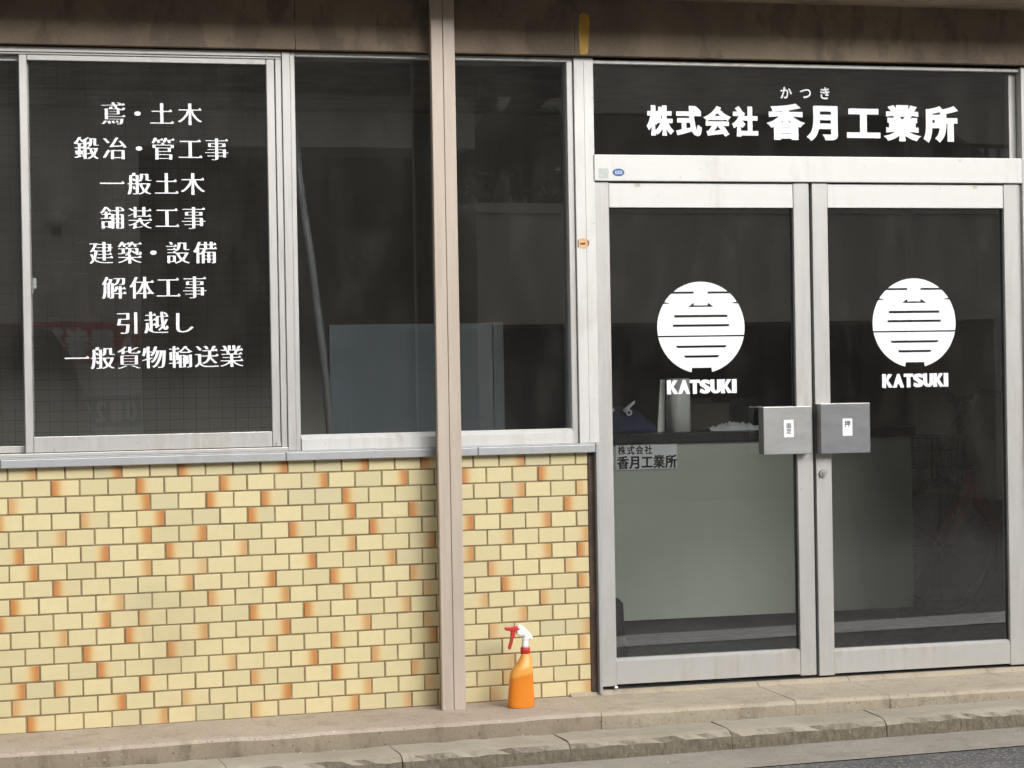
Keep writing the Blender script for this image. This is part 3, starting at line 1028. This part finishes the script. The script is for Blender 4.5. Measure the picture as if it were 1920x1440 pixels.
letters('lettering', [(c, 3.4335 + 0.0562 * i, -0.4200, 0.0535, 0.060) for i, c in enumerate('香月工業所')], 1.3930, 'ink', pl, 0.046, 0.028)
cb = thing('cabinet', 'long dark cabinet along the back wall behind the counter', 'cabinet', (4.6, 3.4, -1.21))
m = MB()
m.box(3.05, 5.39, 3.15, 3.59, -1.214, 0.225, 0.004)
m.build('body', 'cabinet', cb)
m = MB()
for i in range(3):
    m.box(3.06 + i * 0.77, 3.82 + i * 0.77, 3.135, 3.148, -1.15, 0.20, 0.003)
m.build('doors', 'cabinet', cb)
# paper roll with a leaning sheet
pr = thing('paper_roll', 'tall white paper roll standing on the counter below the left logo', 'paper roll', (3.76, 1.56, -0.295))
MB().loft([(3.762, 1.57, -0.2945, 0.052, 0.052), (3.762, 1.57, -0.06, 0.052, 0.052), (3.762, 1.57, -0.055, 0.048, 0.048)], 32).build('roll', 'roll_paper', pr)
m = MB()
m.prism([(3.672, -0.2945), (3.705, -0.2945), (3.712, -0.06), (3.690, -0.06)], 1.60, 1.606)
m.build('loose_sheet', 'roll_paper', pr)
bg_ = thing('bag', 'navy cloth bag with red and white strap ends lying on the counter', 'bag', (3.48, 1.62, -0.295))
m = MB()
rb = random.Random(4)
secs = []
for i in range(9):
    t = i / 8.0
    w = 0.24 * (1 - 0.55 * t ** 1.8)
    secs.append((3.45 + rb.uniform(-0.006, 0.006), 1.66, -0.2945 + 0.115 * t, w, 0.11 * (1 - 0.5 * t * t)))
m.loft(secs, 26)
for v in m.bm.verts:
    v.co += Vector((rb.uniform(-1, 1), rb.uniform(-1, 1), 0)) * 0.005
m.build('body', 'navy', bg_)
m = MB()
m.tube([(3.40, 1.585, -0.192), (3.428, 1.575, -0.180), (3.456, 1.575, -0.184)], [0.012, 0.012, 0.006], 10)
m.build('strap', 'red', bg_)
m = MB()
m.tube([(3.41, 1.572, -0.197), (3.455, 1.565, -0.192)], 0.007, 8)
m.build('strap_edge', 'white', bg_)
m = MB()
m.tube([(3.50, 1.565, -0.198), (3.545, 1.56, -0.160), (3.552, 1.56, -0.152)], [0.010, 0.007, 0.002], 8)
m.build('strap_end', 'white', bg_)
m = MB()
m.ring((3.523, 1.56, -0.204), (0, 1, 0), 0.011, 0.004, 20, 6)
m.build('buckle', 'white', bg_)
cl = MB()
rc = random.Random(9)
nx, ny = 34, 10
gv = [[cl.bm.verts.new((3.88 + 0.26 * i / nx, 1.46 + 0.10 * j / ny + rc.uniform(-0.004, 0.004), -0.2935 + math.sin(math.pi * j / ny) * (0.012 + 0.022 * math.sin(math.pi * i / nx)) * (0.6 + 0.7 * rc.random()))) for i in range(nx + 1)] for j in range(ny + 1)]
for j in range(ny):
    for i in range(nx):
        f = cl.bm.faces.new((gv[j][i], gv[j][i + 1], gv[j + 1][i + 1], gv[j + 1][i])); f.smooth = True
clo = cl.build('cloth', 'cloth')
tag(clo, 'crumpled white cloth lying on the black counter top', 'cloth')
bx = thing('cardboard_box', 'dark brown cardboard box on the counter beside the paper roll', 'box', (3.98, 1.85, -0.295))
B(3.885, 4.085, 1.76, 1.98, -0.2945, -0.172, 0.002).build('carton', 'card', bx)
m = MB()
m.prism([(3.885, -0.1715), (4.085, -0.1715), (4.083, -0.150), (3.89, -0.155)], 1.975, 1.978)
m.build('flap', 'card', bx)
kb = MB(); kb.box(4.10, 4.22, 1.80, 1.95, -0.2945, -0.155, 0.006); kb.box(4.12, 4.20, 1.795, 1.80, -0.25, -0.19, 0.002)
tag(kb.build('case', 'black'), 'small black case on the counter right of the brown box', 'case')
bt = thing('boot', 'black rubber boot standing on the floor inside the left door', 'boot', (3.22, 0.9, -1.21))
MB().loft([(3.215, 0.90, -1.12, 0.042, 0.05), (3.212, 0.90, -1.05, 0.040, 0.048), (3.205, 0.9, -0.985, 0.044, 0.052), (3.200, 0.9, -0.965, 0.030, 0.04)], 20).build('shaft', 'rubber', bt)
MB().loft([(3.20, 0.90, -1.214, 0.055, 0.11), (3.20, 0.88, -1.17, 0.052, 0.10), (3.21, 0.90, -1.121, 0.044, 0.055)], 20).build('foot', 'rubber', bt)
pn = thing('partition_panel', 'slate blue partition panel behind the fixed window', 'partition', (2.55, 1.6, -1.21))
B(2.17, 2.905, 1.60, 1.63, -1.214, 0.205, 0.003).build('board', 'panel', pn)
B(2.906, 2.955, 1.595, 1.64, -1.214, 0.207, 0.003).build('end_post', 'panel_edge', pn)
tb = MB()
tb.tube([(1.832, 0.60, 0.96), (1.857, 0.6, 0.682), (1.89, 0.6, 0.454), (1.943, 0.6, -0.046), (1.965, 0.60, -0.40), (2.0, 0.6, -1.21)], 0.016, 12)
tag(tb.build('plastic_tube', 'tube'), 'pale plastic tube leaning upright inside the fixed window', 'tube')

# bicycle
bk = thing('bicycle', 'red bicycle with black basket and handlebar parked inside the right door', 'bicycle', (5.69, 1.95, -1.21))
FIRST = set(bpy.data.objects)
def wheel(cx, cz, r):
    m = MB(); m.ring((cx, 1.55, cz), (0, 1, 0), r, 0.020, 48, 8)
    w = m.build('wheel', 'rubber', bk)
    m = MB(); m.ring((cx, 1.55, cz), (0, 1, 0), r - 0.024, 0.008, 48, 6)
    m.tube([(cx, 1.51, cz), (cx, 1.59, cz)], 0.02, 12)
    m.build('rim', 'black', w)
    m = MB()
    for k in range(20):
        t = 2 * math.pi * k / 20
        m.tube([(cx, 1.55 + (0.02 if k % 2 else -0.02), cz), (cx + (r - 0.03) * math.cos(t), 1.55, cz + (r - 0.03) * math.sin(t))], 0.0012, 4, cap=False)
    m.build('spokes', 'black', w)
wheel(5.00, -0.885, 0.305)
wheel(6.02, -0.885, 0.305)
m = MB()
m.tube([(5.165, 1.55, -0.53), (5.125, 1.55, -0.70)], 0.024, 14)
m.tube([(5.145, 1.55, -0.60), (5.235, 1.55, -0.72), (5.37, 1.55, -0.87), (5.56, 1.55, -0.95)], 0.030, 14)
m.tube([(5.56, 1.55, -0.95), (5.50, 1.55, -0.52)], 0.019, 12)
m.tube([(5.56, 1.55, -0.95), (6.02, 1.60, -0.885)], 0.012, 10)
m.tube([(5.51, 1.55, -0.60), (6.02, 1.60, -0.885)], 0.010, 10)
m.tube([(5.155, 1.50, -0.645), (5.00, 1.49, -0.885)], 0.013, 10)
m.tube([(5.155, 1.60, -0.645), (5.00, 1.61, -0.885)], 0.013, 10)
m.build('frame', 'bike_red', bk)
m = MB()
m.tube([(5.14, 1.55, -0.53), (5.10, 1.55, -0.22), (5.095, 1.55, -0.185)], 0.017, 12)
m.tube([(5.19, 1.27, -0.165), (5.13, 1.36, -0.145), (5.085, 1.48, -0.185), (5.085, 1.62, -0.185), (5.13, 1.74, -0.145), (5.19, 1.83, -0.165)], 0.012, 10)
m.ring((5.14, 1.55, -0.515), (0.1, 0, 1), 0.030, 0.014, 24, 8)
hb = m.build('handlebar', 'black', bk)
m = MB()
m.tube([(5.215, 1.245, -0.172), (5.13, 1.36, -0.147)], 0.019, 10); m.tube([(5.215, 1.855, -0.172), (5.13, 1.74, -0.147)], 0.019, 10)
m.tube([(5.10, 1.40, -0.17), (5.03, 1.34, -0.20), (5.01, 1.31, -0.26)], 0.008, 8)
m.tube([(5.08, 1.46, -0.20), (4.99, 1.45, -0.36), (4.97, 1.47, -0.55), (5.06, 1.50, -0.75)], 0.0035, 6)
m.tube([(5.10, 1.62, -0.19), (5.17, 1.56, -0.20), (5.165, 1.55, -0.28), (5.12, 1.55, -0.34)], 0.0035, 6)
m.build('grip', 'rubber', hb)
m = MB()
for z in (-0.36, -0.42, -0.50, -0.58):
    s_ = 1.0 - 0.35 * (-0.36 - z)
    xa, xb, ya, yb = 4.94 - 0.17 * s_, 4.94 + 0.11 * s_, 1.55 - 0.17 * s_, 1.55 + 0.17 * s_
    m.tube([(xa, ya, z), (xb, ya, z), (xb, yb, z), (xa, yb, z), (xa, ya, z)], 0.0035, 6)
for i in range(9):
    t = i / 8.0
    m.tube([(4.77 + 0.28 * t, 1.38, -0.36), (4.782 + 0.256 * t, 1.392, -0.59)], 0.0022, 5)
    m.tube([(4.77 + 0.28 * t, 1.72, -0.36), (4.782 + 0.256 * t, 1.708, -0.59)], 0.0022, 5)
    m.tube([(4.77, 1.38 + 0.34 * t, -0.36), (4.782, 1.392 + 0.316 * t, -0.59)], 0.0022, 5)
    m.tube([(5.05, 1.38 + 0.34 * t, -0.36), (5.04, 1.392 + 0.316 * t, -0.59)], 0.0022, 5)
m.box(4.785, 5.035, 1.40, 1.70, -0.593, -0.588)
m.build('basket', 'black', bk)
m = MB()
m.loft([(5.47, 1.55, -0.50, 0.06, 0.05), (5.48, 1.55, -0.46, 0.13, 0.085), (5.50, 1.55, -0.43, 0.12, 0.075)], 20)
m.build('saddle', 'rubber', bk)
m = MB()
m.tube([(5.56, 1.48, -0.95), (5.56, 1.62, -0.95)], 0.03, 14)
m.tube([(5.56, 1.49, -0.95), (5.63, 1.47, -1.10)], 0.010, 8); m.box(5.59, 5.68, 1.39, 1.47, -1.115, -1.09, 0.004)
m.tube([(5.56, 1.61, -0.95), (5.49, 1.63, -0.80)], 0.010, 8); m.box(5.45, 5.54, 1.63, 1.71, -0.815, -0.79, 0.004)
m.build('pedal', 'black', bk)

for o in set(bpy.data.objects) - FIRST:
    for v in o.data.vertices:
        v.co += Vector((0.24, 0.40, 0.0))

# ================================================================== POST AND SPRAY BOTTLE
po = thing('shutter_post', 'beige metal shutter post standing in front of the fixed window', 'post', (2.248, -0.11, -1.243))
m = MB()
xa, xb = 2.2015, 2.2905
m.box(xa, xa + 0.0432, -0.122, -0.098, -1.2435, 1.384, 0.0018)
m.box(xa + 0.0450, xb, -0.122, -0.098, -1.2435, 1.384, 0.0018)
m.build('face_plate', 'post', po)
m = MB()
m.box(xa + 0.002, xb - 0.002, -0.0975, -0.080, -1.2435, 1.384)
m.box(xa + 0.0434, xa + 0.0448, -0.119, -0.0977, -1.2435, 1.384)
m.build('back_channel', 'groove', po)

BX, BY, BZ = 2.4875, -0.165, -1.2405
sb = thing('spray_bottle', 'orange spray bottle with white head and red trigger on the plinth', 'spray bottle', (BX, BY, BZ))
K = 0.000354
def bx_(px, py):
    return (BX + (px - 487) * K, BZ + (1150 - py) * K)
def bottle_mat():
    t = NT('orange_translucent_plastic')
    tc = t.node('ShaderNodeTexCoord')
    sep = t.node('ShaderNodeSeparateXYZ', {'Vector': tc.outputs['Object']})
    lv = t.math('ADD', sep.outputs[2], t.math('MULTIPLY', sep.outputs[0], -0.22))
    f = t.ramp(lv, 0.112, 0.124)
    n = t.noise(t.coords(), 30.0)
    c = t.mix(f, srgb(222, 132, 34), srgb(234, 168, 80))
    c = t.mix(t.ramp(n, 0.4, 0.8, 0, 0.2), c, srgb(216, 124, 28))
    t.bsdf(c, 0.38, 0.0, n, 0.05, 0.001, **{'Subsurface Weight': 0.25, 'Subsurface Radius': (0.02, 0.01, 0.004), 'Subsurface Scale': 0.4})
    return t.m
M['bottle'] = bottle_mat()
secs = []
for py, c, hw in ((1150, 487, 126), (1143, 488, 137), (1120, 488, 141), (1060, 489, 138), (1000, 490, 135), (900, 493, 127), (800, 496, 121), (775, 502, 113), (745, 512, 101), (720, 521, 90), (690, 531, 77), (660, 540, 66), (635, 545, 58), (612, 548, 52), (597, 549, 49)):
    x, z = bx_(c, py)
    secs.append((x, BY, z, hw * K, min(hw, 95) * K * (0.92 if py > 790 else 1.0) if hw > 60 else hw * K))
MB().loft(secs, 36).build('body', 'bottle', sb)
x, z0 = bx_(543, 597); _, z1 = bx_(0, 532)
m = MB()
m.loft([(x, BY, z0 + 0.0003, 0.0163, 0.0163), (x, BY, z0 + 0.002, 0.0170, 0.0170), (x, BY, z1 - 0.002, 0.0168, 0.0168), (x, BY, z1, 0.0158, 0.0158)], 28)
for q in range(24):
    t = 2 * math.pi * q / 24
    m.tube([(x + 0.0168 * math.cos(t), BY + 0.0168 * math.sin(t), z0 + 0.003), (x + 0.0168 * math.cos(t), BY + 0.0168 * math.sin(t), z1 - 0.003)], 0.0009, 5)
m.build('collar', 'red', sb)
m = MB()
x, z2 = bx_(543, 532); _, z3 = bx_(0, 462)
m.loft([(x, BY, z2 + 0.0002, 0.0142, 0.0142), (x, BY, z2 + 0.008, 0.0128, 0.0128), (x + 0.0005, BY, z3, 0.0118, 0.0112), (x + 0.001, BY, z3 + 0.012, 0.0105, 0.0100)], 24)
sh = [(512, 470), (525, 440), (528, 414), (505, 408), (478, 408), (450, 390), (452, 352), (474, 345), (452, 308), (470, 290), (505, 300), (545, 332), (590, 380), (622, 428), (618, 452), (600, 457), (582, 446), (574, 462)]
m.prism([bx_(*p) for p in sh[::-1]], BY - 0.0115, BY + 0.0115, 0, 0.004)
m.build('spray_head', 'white', sb, fix=True)
m = MB()
tr_ = [(392, 345), (440, 352), (428, 400), (408, 462), (386, 538), (374, 547), (362, 540), (362, 518), (376, 470), (388, 420)]
m.prism([bx_(*p) for p in tr_[::-1]], BY - 0.0075, BY + 0.0075, 0, 0.002)
m.build('trigger', 'red', sb, fix=True)
m = MB()
nz = [(326, 318), (352, 312), (400, 312), (428, 304), (456, 306), (482, 342), (470, 356), (440, 358), (400, 360), (356, 352), (332, 345)]
m.prism([bx_(*p) for p in nz[::-1]], BY - 0.010, BY + 0.010, 0, 0.003)
m.build('nozzle', 'red', sb, fix=True)

# ================================================================== ACROSS THE STREET (seen in the glass)
oa = thing('plaster_building', 'pale plaster building with dark awning across the street', 'building', (2.0, -11.5, -1.4))
m = MB()
m.box(-6.0, 2.62, -13.0, -11.0, -1.45, 1.88)
m.box(-6.0, 5.48, -13.0, -11.0, 1.88, 3.4)
m.build('wall', 'opp_pale', oa)
m = MB()
m.box(2.62, 5.46, -13.0, -11.9, -1.45, 1.875)
m.build('recess_wall', 'opp_dark', oa)
B(-6.2, 6.25, -10.998, -10.62, 2.32, 2.54).build('awning', 'awning', oa)
m = MB()
for a in (3.05, 4.55):
    m.box(a, a + 0.9, -11.89, -11.84, -1.40, 0.9)
m.build('door', 'opp_black', oa)
sg = thing('signboard', 'red and white signboard with blue number strip across the street', 'sign', (2.15, -10.96, 0.0))
B(1.55, 2.60, -10.995, -10.965, 0.10, 0.44).build('red_board', 'sign_red', sg)
B(1.30, 2.60, -10.995, -10.967, -0.52, 0.098).build('white_board', 'white', sg)
B(1.30, 2.60, -10.966, -10.962, -0.42, -0.16).build('blue_strip', 'sign_blue', sg)
letters('lettering', [(c, 2.50 - 0.205 * i, 0.27, 0.20, 0.24) for i, c in enumerate('入居者募集')], -10.9635, 'vinyl', sg, 0.05, 0.05, False, -1.0)
letters('lettering', [(c, 2.52 - 0.125 * i, -0.29, 0.09, 0.17) for i, c in enumerate('0120-151-050')], -10.9605, 'vinyl', sg, 0.03, 0.03, False, -1.0)
lm = thing('wall_lamp', 'round white lamp on the plaster wall across the street', 'lamp', (1.95, -10.95, 1.28))
MB().loft([(1.95, -10.93, 1.20, 0.02, 0.02), (1.95, -10.93, 1.22, 0.075, 0.06), (1.95, -10.93, 1.29, 0.085, 0.065), (1.95, -10.93, 1.33, 0.03, 0.03)], 20).build('globe', 'white', lm)
B(1.91, 1.99, -10.998, -10.97, 1.14, 1.21).build('bracket', 'black', lm)
# dark van
vn = thing('parked_van', 'dark van parked across the street before the plaster wall', 'van', (0.5, -9.9, -1.38))
m = MB()
side = [(-1.6, -1.15), (1.75, -1.15), (1.95, -0.95), (2.08, -0.55), (1.86, 0.15), (1.72, 0.34), (1.30, 0.42), (-1.55, 0.42), (-1.65, 0.2)]
m.prism(side, -10.7, -9.25, 0, 0.03)
m.build('body', 'van', vn, fix=True)
for x in (-1.0, 1.35):
    for y in (-9.32, -10.62):
        m = MB(); m.ring((x, y, -1.12), (0, 1, 0), 0.19, 0.08, 28, 10); m.tube([(x, y - 0.06, -1.12), (x, y + 0.06, -1.12)], 0.15, 20); m.build('wheel', 'rubber', vn)
m = MB()
m.prism([(0.9, -0.25), (1.85, -0.25), (1.72, 0.2), (0.9, 0.26)], -9.249, -9.243)
m.build('window', 'black', vn)
m = MB()
m.prism([(-1.4, -0.25), (0.8, -0.25), (0.8, 0.26), (-1.4, 0.26)], -9.249, -9.243)
m.build('window', 'black', vn)
# retaining wall with coping and dark garage mouths
rw2 = thing('retaining_wall', 'pale rendered retaining wall with coping and garage openings across the street', 'wall', (8.5, -11.6, -1.4))
m = MB()
m.box(5.62, 16.0, -13.5, -11.5, 0.39, 1.36)
m.box(5.62, 5.75, -13.5, -11.52, -1.45, 0.389)
m.box(10.6, 10.9, -13.5, -11.52, -1.45, 0.389)
m.build('wall', 'opp_ret', rw2)
B(5.60, 16.0, -13.5, -11.46, 1.362, 1.45, 0.01).build('coping', 'opp_pale', rw2)
B(5.76, 16.0, -13.5, -13.3, -1.45, 0.385).build('garage_back', 'opp_black', rw2)
fn = thing('picket_fence', 'dark metal fence on the retaining wall across the street', 'fence', (8.0, -12.0, 1.45))
B(5.85, 12.0, -12.03, -11.99, 2.02, 2.06).build('rail', 'fence', fn)
m = MB()
for i in range(46):
    m.box(5.9 + i * 0.132, 5.935 + i * 0.132, -12.02, -12.0, 1.452, 2.018)
m.build('pickets', 'fence', fn)
hg = MB()
rh = random.Random(21)
for i in range(1500):
    c = Vector((rh.uniform(5.3, 13.0), rh.uniform(-13.0, -12.3), 1.46 + rh.random() ** 1.3 * 0.40))
    a = Vector((rh.uniform(-1, 1), rh.uniform(-1, 1), rh.uniform(-1, 1))).normalized() * 0.075
    b = a.cross(Vector((rh.uniform(-1, 1), rh.uniform(-1, 1), rh.uniform(-1, 1)))).normalized() * 0.045
    hg._add([c - a, c + b, c + a, c - b], [(0, 1, 2, 3)])
tag(hg.build('hedge', 'hedge'), 'dark hedge behind the metal fence across the street', 'hedge')
te = thing('garden_tree', 'small dark green tree above the fence across the street', 'tree', (6.58, -13.0, 1.45))
m = MB()
m.tube([(6.58, -13.0, 1.45), (6.60, -13.0, 1.8), (6.56, -13.02, 2.2), (6.58, -13.0, 2.6)], [0.05, 0.04, 0.025, 0.008], 10)
for k in range(9):
    z = 1.75 + 0.09 * k; t = k * 2.4
    m.tube([(6.58, -13.0, z), (6.58 + 0.32 * math.cos(t), -13.0 + 0.32 * math.sin(t), z + 0.12)], [0.014, 0.004], 6)
m.build('trunk', 'bark', te)
m = MB()
rt_ = random.Random(8)
clumps = [(6.58 + rt_.uniform(-0.32, 0.32) * (1.1 - q / 26.0), -13 + rt_.uniform(-0.3, 0.3), 1.75 + 0.036 * q, rt_.uniform(0.07, 0.14)) for q in range(26)]
for cx, cy, cz, rad in clumps:
    for k in range(70):
        d = Vector((rt_.gauss(0, 1), rt_.gauss(0, 1), rt_.gauss(0, 0.7))).normalized() * rad * rt_.random() ** 0.4
        c = Vector((cx, cy, cz)) + d
        a = Vector((rt_.uniform(-1, 1), rt_.uniform(-1, 1), rt_.uniform(-1, 1))).normalized() * 0.035
        b = a.cross(Vector((rt_.uniform(-1, 1), rt_.uniform(-1, 1), rt_.uniform(-1, 1)))).normalized() * 0.02
        m._add([c - a, c + b, c + a, c - b], [(0, 1, 2, 3)])
m.build('crown', 'leaf', te)
hs2 = thing('tiled_house', 'grey house with dark tiled roof behind the fence across the street', 'house', (8.5, -17.0, 0.5))
B(6.9, 13.0, -20.0, -16.5, -1.4, 2.0).build('wall', 'opp_ret', hs2)
m = MB()
m.prism([(6.5, 2.0), (13.4, 2.0), (12.2, 2.76), (7.0, 2.76)], -20.2, -16.0)
m.build('roof', 'roof', hs2, fix=True)
fb = thing('far_apartment', 'pale apartment block far behind the tiled house across the street', 'building', (9.0, -26.0, -1.4))
B(-6.0, 34.0, -30.0, -26.0, -1.45, 9.0).build('wall', 'opp_ret', fb)
for i in range(5):
    B(2.6 + i * 1.6, 3.6 + i * 1.6, -25.995, -25.95, 3.2, 4.2).build('window', 'black', fb)

# grit and small stones lying in the gutter and on the kerb
m = MB()
rg = random.Random(31)
for i in range(150):
    x = rg.uniform(0.6, 5.2)
    y = rg.choice([rg.uniform(-1.5, -0.66), rg.uniform(-1.0, -0.66), rg.uniform(-0.44, -0.40)])
    z = (-1.372 if y > -0.8 else -1.381) if y < -0.6 else -1.2935
    z += road_lift(x)
    q = rg.uniform(0.0016, 0.0042) * (1.6 if i % 23 == 0 else 1.0)
    vs = [(x + q * dx * rg.uniform(0.7, 1.2), y + q * dy * rg.uniform(0.7, 1.2), z + q * dz * rg.uniform(0.5, 0.9)) for dx, dy, dz in ((1, 0, 0), (0, 1, 0), (-1, 0, 0), (0, -1, 0), (0, 0, 1), (0, 0, -1))]
    m._add(vs, [(0, 1, 4), (1, 2, 4), (2, 3, 4), (3, 0, 4), (1, 0, 5), (2, 1, 5), (3, 2, 5), (0, 3, 5)], i % 3)
tag(m.build('grit', ['gutter', 'kerb', 'paint']), 'loose grit and small stones in the gutter along the kerb', 'grit', kind='stuff')
